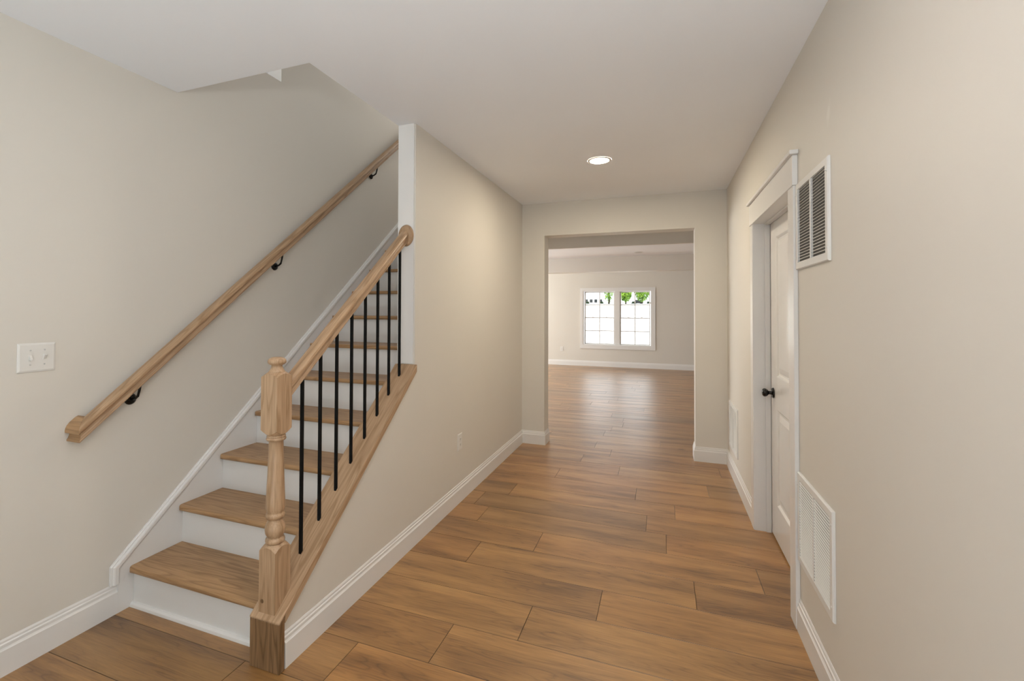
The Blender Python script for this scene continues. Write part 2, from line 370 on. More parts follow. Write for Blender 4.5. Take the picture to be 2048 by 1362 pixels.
# upper storey around the stairwell
m = MB(); m.box(-4.8, XS - T, -0.6, 5.6, ZC, ZU); struct('floor_upper', m, M_CEIL)
m = MB(); m.box(-4.8, -4.68, -0.6, 5.6, ZU, 5.3); struct('wall_upper_left', m, M_CEIL)
m = MB(); m.box(XP, XP + .1, -0.6, 5.6, ZU, 5.3); struct('wall_upper_right', m, M_WALL)
m = MB(); m.box(-4.8, XP + .1, -0.7, -0.6, ZU, 5.3); struct('wall_upper_back', m, M_CEIL)
m = MB(); m.box(-4.8, XP + .1, 6.0, 6.1, ZU, 5.3); struct('wall_upper_end', m, M_WALL)
m = MB(); m.box(-4.8, XP + .1, -0.7, 6.1, 5.3, 5.4); struct('ceiling_upper', m, M_CEIL)

# ------------------------------------------------------------------ baseboards
BP = [(0, 0), (0.015, 0), (0.015, 0.101), (0.0125, 0.104), (0.0095, 0.110), (0.0095, 0.122), (0.0055, 0.126), (0.0055, 0.134), (0.0025, 0.141), (0, 0.141)]
def base_run(mb, p, q, nrm, e0=0, e1=0):
    """baseboard along p->q (x,y) with outward normal nrm; e0/e1 mitre extension signs"""
    p = Vector((*p, 0)); q = Vector((*q, 0)); d = (q - p).normalized(); n = Vector((*nrm, 0)); vs = []
    for k, (c, e) in enumerate(((p, e0), (q, e1))):
        for a, b in BP: vs.append(c + n * a + d * (a * e) + Vector((0, 0, b)))
    k = len(BP)
    mb.add(vs, [tuple(range(k)), tuple(range(2 * k - 1, k - 1, -1))] + [(i, k + i, k + (i + 1) % k, (i + 1) % k) for i in range(k)])
m = MB(); base_run(m, (XS, YB), (XS, 1.512), (1, 0)); struct('baseboard_left', m, M_TRIM)
m = MB(); base_run(m, (XL, 1.522), (XL, YE), (1, 0), 0, -1); struct('baseboard_hall', m, M_TRIM)
m = MB(); base_run(m, (XL, YE), (OX0, YE), (0, -1), 1, 1); base_run(m, (OX0, YE), (OX0, YE2), (1, 0), -1, 0); struct('baseboard_end_left', m, M_TRIM)
m = MB(); base_run(m, (OX1, YE), (XR, YE), (0, -1), -1, -1); base_run(m, (OX1, YE), (OX1, YE2), (-1, 0), -1, 0); struct('baseboard_end_right', m, M_TRIM)
m = MB(); base_run(m, (XR, YB), (XR, 2.54), (-1, 0)); struct('baseboard_right_near', m, M_TRIM)
m = MB(); base_run(m, (XR, 3.672), (XR, YE), (-1, 0), 0, -1); struct('baseboard_right_beyond_door', m, M_TRIM)
m = MB(); base_run(m, (FX0, YW), (FX1, YW), (0, -1)); struct('baseboard_far', m, M_TRIM)

# white board facing the end of the hall wall above the railing
m = MB(); m.box(XP + .001, XL - .010, YP - .008, YP, capz(YP) + .004, ZC); struct('trim_3', m, M_TRIM, label='white board on the end of the hall wall beside the stairs')

# ------------------------------------------------------------------ staircase
st = thing('staircase', (-2.0, 1.58, 0), 'white staircase with oak treads rising along the left wall', 'staircase')
NT = 14
def tread_mb(i):
    yn, z = Y0N + RUN * i, Z0 + RISE * i
    mb = MB(); r = 0.0135; pts = []
    for k in range(9):
        t = math.pi / 2 + math.pi * k / 8
        pts.append((yn + r + r * math.cos(t), z - r + r * math.sin(t)))
    pts += [(yn + RUN + .034, z - 2 * r), (yn + RUN + .034, z)]
    # the front left corner of the nosing is rounded off where it meets the skirt
    sl = [(XS + .016, .026), (XS + .019, .016), (XS + .025, .007), (XS + .033, .0015), (XS + .042, 0), (XP - .016, 0)]
    n = len(pts); vs = [(x, max(y, yn + f) if y < yn + r * 1.01 or y < yn + f else y, zz) for x, f in sl for y, zz in pts]
    mb.add(vs, [(j * n + k, j * n + (k + 1) % n, (j + 1) * n + (k + 1) % n, (j + 1) * n + k) for j in range(len(sl) - 1) for k in range(n)] + [tuple(range(n)), tuple(range(5 * n, 6 * n))])
    return mb
def riser_mb(i):
    y = Y0N + RUN * i + .032; z1 = Z0 + RISE * i - .027; z0 = 0 if i == 0 else Z0 + RISE * (i - 1)
    return MB().box(XS + .016, XP - .016, y, y + .016, z0, z1)
t0 = obj('tread', tread_mb(0), M_OAK_X, st); r0 = obj('riser', riser_mb(0), M_TRIM, st); r1 = obj('riser', riser_mb(1), M_TRIM, st)
for i in range(1, NT):
    copy_part(t0, st, (0, RUN * i, RISE * i))
    if i > 1: copy_part(r1, st, (0, RUN * (i - 1), RISE * (i - 1)))
# wall-side skirt board with a moulded cap that turns down to the baseboard
def skz(y): return 0.229 + 0.8105 * (y - 1.481)
m = MB(); YT = 5.0
m.prism([(1.512, 0), (1.60, 0), (YT, skz(YT) - .42), (YT, skz(YT) - .03), (1.512, skz(1.512) - .03)], 'x', XS + .0013, XS + .0155)
obj('skirt_board', m, M_TRIM, st)
m = MB(); d = Vector((0, math.cos(math.atan(.8105)), math.sin(math.atan(.8105)))); nv = Vector((0, -d.z, d.y))
MP = [(0, 0), (0.021, 0), (0.021, -.008), (0.017, -.014), (0.017, -.026), (0.0155, -.034), (0, -.034)]
up = Vector((0, 0, 1)); a = Vector((XS + .0013, 1.481, skz(1.481)))
# profile direction: v along the in-plane normal; mitre between the vertical drop and the slope
def fr(o, V): return (o, Vector((1, 0, 0)), V)
Vm = (nv + Vector((0, -1, 0))); Vm = Vm / (Vm.dot(nv)) * 1.0
MPs = [(0, 0), (0.009, 0), (0.013, -.004), (0.013, -.008), (0.022, -.012), (0.024, -.016), (0.024, -.028), (0.021, -.031), (0.019, -.036), (0.0157, -.037), (0, -.037)]
m.sweep(MPs, [fr(Vector((XS + .0013, 1.481, 0.1415)), Vector((0, -1, 0))), fr(a, Vm), fr(Vector((XS + .0013, YT, skz(YT))), nv)])
obj('skirt_moulding', m, M_TRIM, st)
m = MB(); m.prism([(1.584, 0), (1.566, 0), (1.566, .004), (1.568, .013), (1.575, .020), (1.584, .022)], 'x', XS + .016, XP - .016)
obj('shoe_moulding', m, M_TRIM, st)
# inner skirt covering the stair side of the knee wall
m = MB(); m.prism([(1.530, 0), (YT, 0), (YT, 2.62), (YP + .002 + 1.6, 2.62), (YP + .002, capz(YP) - .052), (1.530, capz(1.530) - .052)], 'x', XP - .0155, XP - .0013)
obj('inner_skirt', m, M_TRIM, st)

# ------------------------------------------------------------------ stair railing
rl = thing('stair_railing', (-1.5, 1.542, 0), 'oak stair railing with turned newel post and black iron balusters', 'stair railing')
m = MB(); m.prism([(1.484, capz(1.484) - .007), (1.5170, capz(1.5170) - .007), (1.5170, capz(1.5170) - .044), (YP - .001, capz(YP) - .044), (YP - .001, capz(YP)), (1.484, capz(1.484))], 'x', XP - .0157, -1.420)
cap = obj('cap_board', m, M_OAK_S, rl, bevel=.0032, seg=3)
m = MB(); m.prism([(1.4845, 0), (1.5160, 0), (1.5160, capz(1.5160) - .0076), (1.4845, capz(1.4845) - .0076)], 'x', XP - .0150, -1.4205); obj('end_block', m, M_OAK_BLK, rl, bevel=.004, seg=3, label='dark oak block at the floor end of the cap board')
m = MB(); m.prism([(1.520, capz(1.52) - .058), (1.520, capz(1.52) - .046), (YP, capz(YP) - .046), (YP, capz(YP) - .058)], 'x', XL, XL + .006); obj('trim_strip', m, M_TRIM, rl)
# newel
NX, NY, H2 = -1.502, 1.542, 0.042
def capn(y): return capz(y)
m = MB()
def sq_ring(n=64, r=0.042, zf=None):
    out = []
    for k in range(n):
        t = 2 * math.pi * k / n + math.pi / 4; c, s_ = math.cos(t), math.sin(t); q = r / max(abs(c), abs(s_))
        out.append((NX + c * q, NY + s_ * q, zf(q, NY + s_ * q)))
    return out
def circ(r, z, n=64): return [(NX + r * math.cos(2 * math.pi * k / n + math.pi / 4), NY + r * math.sin(2 * math.pi * k / n + math.pi / 4), z) for k in range(n)]
def skin(rings):
    n = len(rings[0]); vs = [p for r in rings for p in r]
    m.add(vs, [(j * n + k, j * n + (k + 1) % n, (j + 1) * n + (k + 1) % n, (j + 1) * n + k) for j in range(len(rings) - 1) for k in range(n)])
def capn(y): return capz(y)
# square blocks whose ends are turned to a cone; the lower block is cut to the slope of the cap
skin([sq_ring(zf=lambda q, y: capn(y)), sq_ring(zf=lambda q, y: .440), sq_ring(zf=lambda q, y: .487 - (q - .034) * .95), circ(.034, .487), circ(.030, .489)])
skin([circ(.030, .930), circ(.035, .932), sq_ring(zf=lambda q, y: .932 + (q - .035) * .95), sq_ring(zf=lambda q, y: .985), sq_ring(zf=lambda q, y: 1.15), sq_ring(zf=lambda q, y: 1.1915 - (q - .034) * .75), circ(.034, 1.1915), circ(.030, 1.193)])
prof = [(.033, .488), (.037, .491), (.0385, .498), (.037, .505), (.030, .508), (.029, .512), (.033, .518), (.0385, .528), (.0405, .543), (.039, .557), (.034, .570),
        (.029, .580), (.028, .586), (.033, .589), (.0365, .594), (.038, .600), (.0365, .607), (.033, .610), (.034, .616), (.0385, .630), (.0375, .655), (.0355, .70), (.0325, .77), (.0295, .85), (.0285, .905),
        (.0300, .907), (.0365, .9095), (.0395, .9145), (.0385, .9195), (.0345, .9215), (.0345, .9225), (.0370, .9245), (.0372, .9275), (.0345, .9300), (.033, .934)]
m.lathe(prof, (NX, NY, 0), n=36)
prof = [(.034, 1.1905), (.0310, 1.1955), (.0255, 1.204), (.0222, 1.212), (.0214, 1.2165), (.0235, 1.2205), (.0310, 1.2240), (.0360, 1.2295), (.0370, 1.2355), (.0350, 1.2425), (.0290, 1.2485), (.0180, 1.2525), (.004, 1.2537)]
m.lathe(prof, (NX, NY, 0), n=36)
nw = obj('newel_post', m, M_OAK_Z, rl)
m = MB(); m.lathe([(.0085, -.0005), (.0085, .0012), (.007, .0016)], (NX - .024, NY - H2, .262), (0, -1, 0), 20); obj('wood_plug', m, M_OAK_BLK, nw, label='darker round wood plug near the post foot')
# handrail profile
_half = [(.0195, -.030), (.0215, -.027), (.0215, -.0225), (.0170, -.0200), (.0125, -.0145), (.0105, -.0075), (.0115, -.0015), (.0160, .0022), (.0262, .0034), (.0290, .0075), (.0292, .0135), (.0270, .0205), (.0210, .0262), (.0110, .0292)]
RP = _half + [(-u, v) for u, v in reversed(_half)]
ang = math.atan(.8135); D = Vector((0, math.cos(ang), math.sin(ang))); NVEC = Vector((0, -math.sin(ang), math.cos(ang)))
def grz(y): return 1.905 + .8135 * (y - 2.571)
cut = Vector((0, 0, 1)) / math.cos(ang)
X1 = Vector((1, 0, 0))
m = MB(); ya, yb = NY + H2, YP - .020
m.sweep(RP, [((NX, ya, grz(ya)), X1, cut), ((NX, yb, grz(yb)), X1, cut)])
gr = obj('guard_rail', m, M_OAK_S, rl, bevel=.0012, seg=2)
m = MB(); m.lathe([(.052, 0), (.0535, .004), (.052, .009), (.047, .013), (.045, .018), (.042, .020), (.02, .0205)], (NX + .004, YP - .0085, grz(YP - .015)), (0, -1, 0), 40, sx=1.0, ex=(1, 0, 0))
for i, v in enumerate(m.v):   # oval: taller than wide
    m.v[i] = (v[0], v[1], grz(YP - .015) + (v[2] - grz(YP - .015)) * 1.28)
obj('rosette', m, M_OAK_Z, rl)
# balusters
for i in range(8):
    y = 1.692 + .1190 * i; hb = .0065; m = MB()
    zb = capz(y); zt = grz(y) - .030 / math.cos(ang)
    m.add([(NX + sx * hb, y + sy * hb, capz(y + sy * hb) + .0006) for sx, sy in ((-1, -1), (1, -1), (1, 1), (-1, 1))] + [(NX + sx * hb, y + sy * hb, zt + .8135 * sy * hb - .0006) for sx, sy in ((-1, -1), (1, -1), (1, 1), (-1, 1))],
          [(3, 2, 1, 0), (4, 5, 6, 7), (0, 1, 5, 4), (1, 2, 6, 5), (2, 3, 7, 6), (3, 0, 4, 7)])
    obj('baluster', m, M_BLACK, rl, bevel=.0012)

# ------------------------------------------------------------------ wall handrail
RX = XS + .070
def wrz(y): return 0.9205 + .8135 * (y - 1.318)
wr = thing('wall_handrail', (RX, 1.318, .890), 'long oak handrail climbing the left wall on black brackets', 'handrail')
yc = 1.322; MIT = Vector((0, -1, -.8135)); c0 = (RX, yc, wrz(yc))
m = MB(); m.sweep(RP, [(c0, X1 + MIT, cut), ((RX, 5.0, wrz(5.0)), X1, cut)])
obj('rail', m, M_OAK_S, wr, bevel=.0012)
# mitred return of the same section into the wall
m = MB(); m.sweep(RP, [(c0, X1 + MIT, cut), ((XS + .0006, yc, wrz(yc)), MIT, cut)])
obj('return_end', m, M_OAK_X, wr, bevel=.0012)
for y, z in ((1.562, 1.010), (2.474, 1.744), (3.591, 2.657)):
    br = bpy.data.objects.new('bracket', None); COL.objects.link(br); br.parent = wr; ORG[br.name] = ORG[wr.name]
    m = MB(); m.lathe([(.026, 0), (.0285, .004), (.027, .008), (.018, .013), (.008, .015)], (XS + .0008, y, z), (1, 0, 0), 28); obj('wall_plate', m, M_KNOB, br)
    zt = wrz(y + .004) - .030 / math.cos(ang)
    m = MB(); m.tube([(XS + .010, y, z), (XS + .026, y, z + .000), (XS + .042, y + .001, z + .006), (XS + .056, y + .002, z + .017), (XS + .064, y + .003, (z + zt) / 2 + .004), (RX, y + .004, zt - .002)], .0060); obj('arm', m, M_KNOB, br)
    m = MB(); c0 = Vector((RX, y + .004, wrz(y + .004))) - NVEC * .0325
    m.sweep([(-.010, -.0015), (.010, -.0015), (.010, .0015), (-.010, .0015)], [(c0 - D * .028, X1, NVEC), (c0 + D * .028, X1, NVEC)]); obj('saddle', m, M_KNOB, br)

# ------------------------------------------------------------------ interior door in the right wall
dr = thing('door_1', (XR, 3.1, 0), 'white two-panel interior door in the right wall', 'door', kind='structure')
XD = 0.678
m = MB()
yo0, yo1 = DY0 + .003, DY1 - .004; zb, zt = .012, 2.026
# slab with two recessed, raised-field panels
def panel_slab(mb, x, xb, y0, y1, z0, z1, panels):
    ys = sorted({y0, y1, *[p[0] for p in panels], *[p[1] for p in panels]}); zs = sorted({z0, z1, *[p[2] for p in panels], *[p[3] for p in panels]})
    for i in range(len(ys) - 1):
        for j in range(len(zs) - 1):
            c = ((ys[i] + ys[i + 1]) / 2, (zs[j] + zs[j + 1]) / 2)
            if any(p[0] < c[0] < p[1] and p[2] < c[1] < p[3] for p in panels): continue
            mb.add([(x, ys[i], zs[j]), (x, ys[i + 1], zs[j]), (x, ys[i + 1], zs[j + 1]), (x, ys[i], zs[j + 1])], [(0, 1, 2, 3)])
    for a, b, c, d_ in panels:
        loops = []
        for ins, dx in ((0, 0), (.005, .003), (.014, .010), (.026, .011), (.058, .003), (.062, .002)):
            loops.append([(x + dx, a + ins, c + ins), (x + dx, b - ins, c + ins), (x + dx, b - ins, d_ - ins), (x + dx, a + ins, d_ - ins)])
        for k in range(len(loops) - 1):
            mb.add(loops[k] + loops[k + 1], [(q, (q + 1) % 4, 4 + (q + 1) % 4, 4 + q) for q in range(4)])
        mb.add(loops[-1], [(0, 1, 2, 3)])
    mb.add([(x, y0, z0), (x, y1, z0), (x, y1, z1), (x, y0, z1), (xb, y0, z0), (xb, y1, z0), (xb, y1, z1), (xb, y0, z1)], [(0, 1, 5, 4), (1, 2, 6, 5), (2, 3, 7, 6), (3, 0, 4, 7), (4, 5, 6, 7)])
panel_slab(m, XD, XD + .035, yo0, yo1, zb, zt, [(yo0 + .165, yo1 - .165, .235, .835), (yo0 + .165, yo1 - .165, 1.040, 1.920)])
ds = obj('door_slab', m, M_DOOR, dr)
kb = obj('door_knob', MB().lathe([(.033, 0), (.034, .003), (.031, .007), (.016, .010), (.0115, .013), (.011, .026), (.0125, .030), (.019, .034), (.0245, .041), (.0265, .049), (.0255, .056), (.020, .062), (.010, .065), (.002, .0655)], (XD - .0005, 3.506, .926), (-1, 0, 0), 32), M_KNOB, dr, label='black round door knob')
m = MB(); jx0, jx1 = XR - .012, XR + T + .01
m.box(jx0, jx1, DY1, DY1 + .012, 0, DZ + .0); m.box(jx0, jx1, DY0 - .012, DY0, 0, DZ); m.box(jx0, jx1, DY0 - .012, DY1 + .012, DZ, DZ + .012)
jb = obj('door_jamb', m, M_TRIM, dr)
m = MB(); sx0, sx1 = XD - .032, XD - .002
m.box(sx0, sx1, DY1 - .011, DY1, 0, DZ - .011); m.box(sx0, sx1, DY0, DY0 + .011, 0, DZ - .011); m.box(sx0, sx1, DY0, DY1, DZ - .011, DZ)
obj('door_stop', m, M_TRIM, dr, bevel=.002)
cx = XR - .018
m = MB(); m.box(cx, XR, DY1 + .003, 3.672, 0, DZ); m.box(cx, XR, 2.540, DY0 - .006, 0, DZ); obj('side_casing', m, M_TRIM, dr, bevel=.002)
m = MB(); m.box(cx - .004, XR, 2.535, 3.677, DZ + .0005, 2.176); obj('head_casing', m, M_TRIM, dr, bevel=.002)
m = MB(); m.box(cx - .018, XR, 2.515, 3.697, 2.1765, 2.196); obj('head_cap', m, M_TRIM, dr, bevel=.003)
# dark room beyond the door gap
m = MB(); m.box(XR + T + .02, XR + T + .05, 2.3, 3.9, 0, ZC); struct('wall_closet', m, M_WALL)

# ------------------------------------------------------------------ air vent grilles
def grille(y0, y1, z0, z1, label, n):
    g = thing('air_vent_grille', (XR, (y0 + y1) / 2, z0), label, 'air vent', 'white air vent grilles on the right wall')
    b = .030; t = .011; x0, x1 = XR - t, XR - .0004
    m = MB()
    # bevelled frame ring
    loops = []
    for ins, x in ((0, x1), (0, x0 + .004), (.004, x0), (b, x0), (b, x1)):
        loops.append([(x, y0 + ins, z0 + ins), (x, y1 - ins, z0 + ins), (x, y1 - ins, z1 - ins), (x, y0 + ins, z1 - ins)])
    for k in range(len(loops) - 1): m.add(loops[k] + loops[k + 1], [(q, (q + 1) % 4, 4 + (q + 1) % 4, 4 + q) for q in range(4)])
    m.add(loops[-1] + loops[0], [(q, (q + 1) % 4, 4 + (q + 1) % 4, 4 + q) for q in range(4)])
    obj('frame', m, M_VENT, g)
    m = MB(); m.box(x0 + .0005, x1, (y0 + y1) / 2 - .007, (y0 + y1) / 2 + .007, z0 + b, z1 - b); obj('center_bar', m, M_VENT, g)
    m = MB(); m.box(x1 - .0012, x1, y0 + b, y1 - b, z0 + b, z1 - b); obj('duct_shade', m, M_DUCT_SHADE, g)  # grey sheet stands in for the shaded depth behind the louvres
    m = MB(); H = (z1 - z0 - 2 * b); p = H / n
    for half in ((y0 + b, (y0 + y1) / 2 - .007), ((y0 + y1) / 2 + .007, y1 - b)):
        for k in range(n):
            za = z0 + b + p * k
            # louvre slopes down towards the room
            m.prism([(x0 + .0010, za + .0004), (x0 + .0019, za - .0003), (x0 + .0056, za + .0036), (x0 + .0048, za + .0043)], 'y', half[0], half[1])
    obj('louvers', m, M_VENT, g)
    for yy in (y0 + .013, y1 - .013):
        for zz in (z0 + (z1 - z0) * .13, z1 - (z1 - z0) * .13):
            m = MB(); m.lathe([(.0048, 0), (.0045, .0015), (.003, .0025), (.001, .0028)], (x0, yy, zz), (-1, 0, 0), 14); obj('screw', m, M_VENT, g)
    return g
grille(2.085, 2.530, 1.641, 2.034, 'white air vent high on the right wall, above the larger floor-level one', 26)
grille(2.065, 2.534, .318, .720, 'white air vent near the floor on the right wall, nearest the camera', 28)
grille(4.375, 4.860, .230, .635, 'white low air vent beyond the door, near the end corner', 26)

# ------------------------------------------------------------------ switch and outlets
sw = thing('light_switch', (XS, 1.188, 1.247), 'white two-gang light switch plate on the left wall', 'light switch')
m = MB(); y0, y1, z0, z1 = 1.124, 1.254, 1.188, 1.308
def plate(mb, x, s, y0, y1, z0, z1, t=.006, b=.006):
    A = [(x, y0, z0), (x, y1, z0), (x, y1, z1), (x, y0, z1)]; B = [(x + s * t * .45, y0, z0), (x + s * t * .45, y1, z0), (x + s * t * .45, y1, z1), (x + s * t * .45, y0, z1)]
    C_ = [(x + s * t, y0 + b, z0 + b), (x + s * t, y1 - b, z0 + b), (x + s * t, y1 - b, z1 - b), (x + s * t, y0 + b, z1 - b)]
    mb.add(A + B + C_, [(q, (q + 1) % 4, 4 + (q + 1) % 4, 4 + q) for q in range(4)] + [(4 + q, 4 + (q + 1) % 4, 8 + (q + 1) % 4, 8 + q) for q in range(4)] + [(8, 9, 10, 11), (3, 2, 1, 0)])
plate(m, XS + .0004, 1, y0, y1, z0, z1, .006, .008); obj('plate', m, M_PLASTIC, sw, bevel=.0015)
px_ = XS + .0064
for k, yc in enumerate((1.166, 1.214)):
    m = MB(); m.box(px_ - .001, px_ + .0016, yc - .0065, yc + .0065, 1.236, 1.261); obj('switch_collar', m, M_PLASTIC, sw, bevel=.0006)
    m = MB(); s_ = -1 if k == 0 else 1; zc = 1.2485
    m.prism([(px_ + .001, zc - .010), (px_ + .001, zc + .010), (px_ + .011, zc + s_ * .010 + .003), (px_ + .011, zc + s_ * .010 - .003)], 'y', yc - .0042, yc + .0042); obj('toggle', m, M_PLASTIC, sw, bevel=.0008)
    for zz in (1.2185, 1.2785):
        m = MB(); m.lathe([(.0032, -.001), (.0032, .0006), (.0015, .001)], (px_, yc, zz), (1, 0, 0), 12); obj('screw', m, M_SCREW, sw)
def outlet(org, place, label):
    t = thing('wall_outlet', org, label, 'wall outlet')
    m = MB(); place(m, 'plate'); obj('plate', m, M_PLASTIC, t, bevel=.001)
    for k in (-1, 1):
        m = MB(); place(m, k); s = obj('receptacle', m, M_PLASTIC, t, bevel=.002)
        m = MB(); place(m, ('s', k)); obj('slots', m, M_DARK, s)
    m = MB(); place(m, 'screw'); obj('screw', m, M_SCREW, t)
    return t
def hall_place(mb, w):
    yc, zc, x = 3.308, .451, XL
    if w == 'plate': plate(mb, x + .0004, 1, yc - .040, yc + .040, zc - .062, zc + .062, .006, .004)
    elif w == 'screw': mb.lathe([(.003, 0), (.003, .0006), (.001, .001)], (x + .0064, yc, zc), (1, 0, 0), 12)
    elif isinstance(w, int): mb.box(x + .006, x + .0082, yc - .0165, yc + .0165, zc + w * .0205 - .014, zc + w * .0205 + .014)
    else:
        k = w[1]
        for dy in (-.006, .006): mb.box(x + .0080, x + .0084, yc + dy - .0012, yc + dy + .0012, zc + k * .0205 - .003, zc + k * .0205 + .006)
        mb.box(x + .0080, x + .0084, yc - .002, yc + .002, zc + k * .0205 - .0095, zc + k * .0205 - .0055)
outlet((XL, 3.308, .389), hall_place, 'white wall outlet low on the hall wall past the railing')
def far_place(mb, w):
    xc, zc, y = -2.498, .43, YW
    def bx(xa, xb, d0, d1, za, zb_): mb.box(xa, xb, y - d1, y - d0, za, zb_)
    if w == 'plate': bx(xc - .040, xc + .040, .0004, .007, zc - .062, zc + .062)
    elif w == 'screw': mb.lathe([(.003, 0), (.003, .0006), (.001, .001)], (xc, y - .007, zc), (0, -1, 0), 12)
    elif isinstance(w, int): bx(xc - .0165, xc + .0165, .006, .0088, zc + w * .0205 - .014, zc + w * .0205 + .014)
    else:
        k = w[1]
        for dx in (-.006, .006): bx(xc + dx - .0012, xc + dx + .0012, .0086, .009, zc + k * .0205 - .003, zc + k * .0205 + .006)
        bx(xc - .002, xc + .002, .0086, .009, zc + k * .0205 - .0095, zc + k * .0205 - .0055)
outlet((-2.498, YW, .368), far_place, 'small white outlet on the far wall left of the window')

# ------------------------------------------------------------------ recessed lights
def downlight(x, y, mat, label):
    t = thing('ceiling_light', (x, y, ZC), label, 'ceiling light')
    m = MB(); m.lathe([(.070, -.0035), (.072, -.0065), (.088, -.0045), (.0905, -.0022), (.0905, -.0004)], (x, y, ZC), (0, 0, 1), 48)
    m.f = m.f[:-2]; m.smooth = m.smooth[:-2]
    obj('trim_ring', m, M_TRIM, t)
    m = MB(); m.lathe([(.0712, -.0045), (.0712, -.0030)], (x, y, ZC), (0, 0, 1), 48, smooth=False); obj('lens', m, mat, t)
    return t
downlight(-.446, 3.732, M_LAMP, 'lit round recessed ceiling light in the hall ceiling')
downlight(-.417, 9.858, M_LENS_OFF, 'unlit recessed ceiling light in the far room')
downlight(-.446, 1.03, M_LAMP_FILL, 'added ceiling light overhead at the entry, out of view')  # unseen lamp added to brighten the knee wall and entry

# ------------------------------------------------------------------ far window
wn = thing('window_1', (-1.079, YW, wz0), 'white double window with grid panes in the far wall', 'window', kind='structure')
m = MB()
ox0, ox1, oz0, oz1 = -2.005, -.132, .460, 2.052; yf = YW - .018
m.box(ox0, wx0, yf, YW, oz0, oz1); m.box(wx1, ox1, yf, YW, oz0, oz1); m.box(wx0, wx1, yf, YW, wz1, oz1); m.box(wx0, wx1, yf, YW, oz0, wz0)
obj('window_casing', m, M_TRIM, wn)
m = MB(); j = .022
m.box(wx0, wx0 + j, YW - .01, YW + .15, wz0, wz1); m.box(wx1 - j, wx1, YW - .01, YW + .15, wz0, wz1); m.box(wx0 + j, wx1 - j, YW - .01, YW + .15, wz1 - j, wz1); m.box(wx0 + j, wx1 - j, YW - .01, YW + .15, wz0, wz0 + j)
m.box(-1.125, -1.000, YW + .05, YW + .15, wz0 + j, wz1 - j)
obj('window_frame', m, M_TRIM, wn)
zm = 1.268
for xa, xb in ((wx0 + .030, -1.126), (-.999, wx1 - .030)):
    for lo in (True, False):
        za, zb2 = (wz0 + .025, zm + .012) if lo else (zm - .012, wz1 - .025)
        y0_, y1_ = (YW + .075, YW + .100) if lo else (YW + .102, YW + .127)
        s_ = .030; m = MB()
        m.box(xa, xa + s_, y0_, y1_, za, zb2); m.box(xb - s_, xb, y0_, y1_, za, zb2); m.box(xa + s_, xb - s_, y0_, y1_, za, za + .026); m.box(xa + s_, xb - s_, y0_, y1_, zb2 - .026, zb2)
        sa = obj('sash', m, M_TRIM, wn)
        m = MB(); xm = (xa + xb) / 2; zmid = (za + zb2) / 2; yc = (y0_ + y1_) / 2
        m.box(xm - .0125, xm + .0125, yc - .006, yc + .006, za + .026, zb2 - .026); m.box(xa + s_, xm - .0125, yc - .006, yc + .006, zmid - .0125, zmid + .0125); m.box(xm + .0125, xb - s_, yc - .006, yc + .006, zmid - .0125, zmid + .0125)
        obj('grid_bars', m, M_TRIM, sa)
        m = MB(); m.box(xa + s_, xb - s_, yc + .0065, yc + .0085, za + .026, zb2 - .026); obj('pane', m, M_GLASS, sa)
    for fx in (.28, .72):
        xx = xa + (xb - xa) * fx
        m = MB(); m.box(xx - .022, xx + .022, YW + .078, YW + .098, zm + .0122, zm + .022); m.box(xx - .006, xx + .022, YW + .070, YW + .080, zm + .0122, zm + .026); obj('sash_lock', m, M_PLASTIC, wn)

# ------------------------------------------------------------------ outdoors beyond the window
M_GROUND = paint('pale_concrete', (0.80, 0.80, 0.78), 0.8, 0.0, 5)[0]
M_LEAF = None
def leaf_mat():
    m, nt, b = new_mat('green_leaves'); oi = N(nt, 'ShaderNodeTexCoord'); n = N(nt, 'ShaderNodeTexNoise'); n.inputs['Scale'].default_value = 1.4
    nt.links.new(oi.outputs['Object'], n.inputs['Vector'])
    c = ramp(nt, n.outputs[0], [(0.35, (0.06, 0.16, 0.012)), (0.6, (0.22, 0.36, 0.03))]); nt.links.new(c, b.inputs['Base Color']); b.inputs['Roughness'].default_value = 0.6
    return m
M_LEAF = leaf_mat()
M_SHRUB = paint('dark_shrub_leaves', (0.012, 0.03, 0.010), 0.8)[0]
M_BARK = paint('tree_bark', (0.05, 0.038, 0.028), 0.9, .3, 8)[0]
M_SIDING = paint('white_siding', (0.75, 0.75, 0.74), 0.6, 0.0, 5)[0]
M_CARD = paint('dark_car_paint', (0.012, 0.013, 0.015), 0.3, 0, 5)[0]
M_DKGLASS = paint('dark_window_glass', (0.012, 0.014, 0.016), 0.15, 0, 5)[0]
M_ROOF = paint('grey_shingles', (0.22, 0.22, 0.23), 0.85, .1, 20)[0]
YG, ZG = 80.0, 2.62
m = MB()
m.add([(-60, YW + .2, -.35), (45, YW + .2, -.35), (45, YG, ZG), (-60, YG, ZG), (-60, 180, ZG + 1), (45, 180, ZG + 1)], [(0, 1, 2, 3), (3, 2, 5, 4)])
m.add([(-60, YW + .2, -.9), (45, YW + .2, -.9), (45, 180, -.9), (-60, 180, -.9)], [(3, 2, 1, 0)])
struct('ground', m, M_GROUND, label='bright pale ground rising outside the far window')
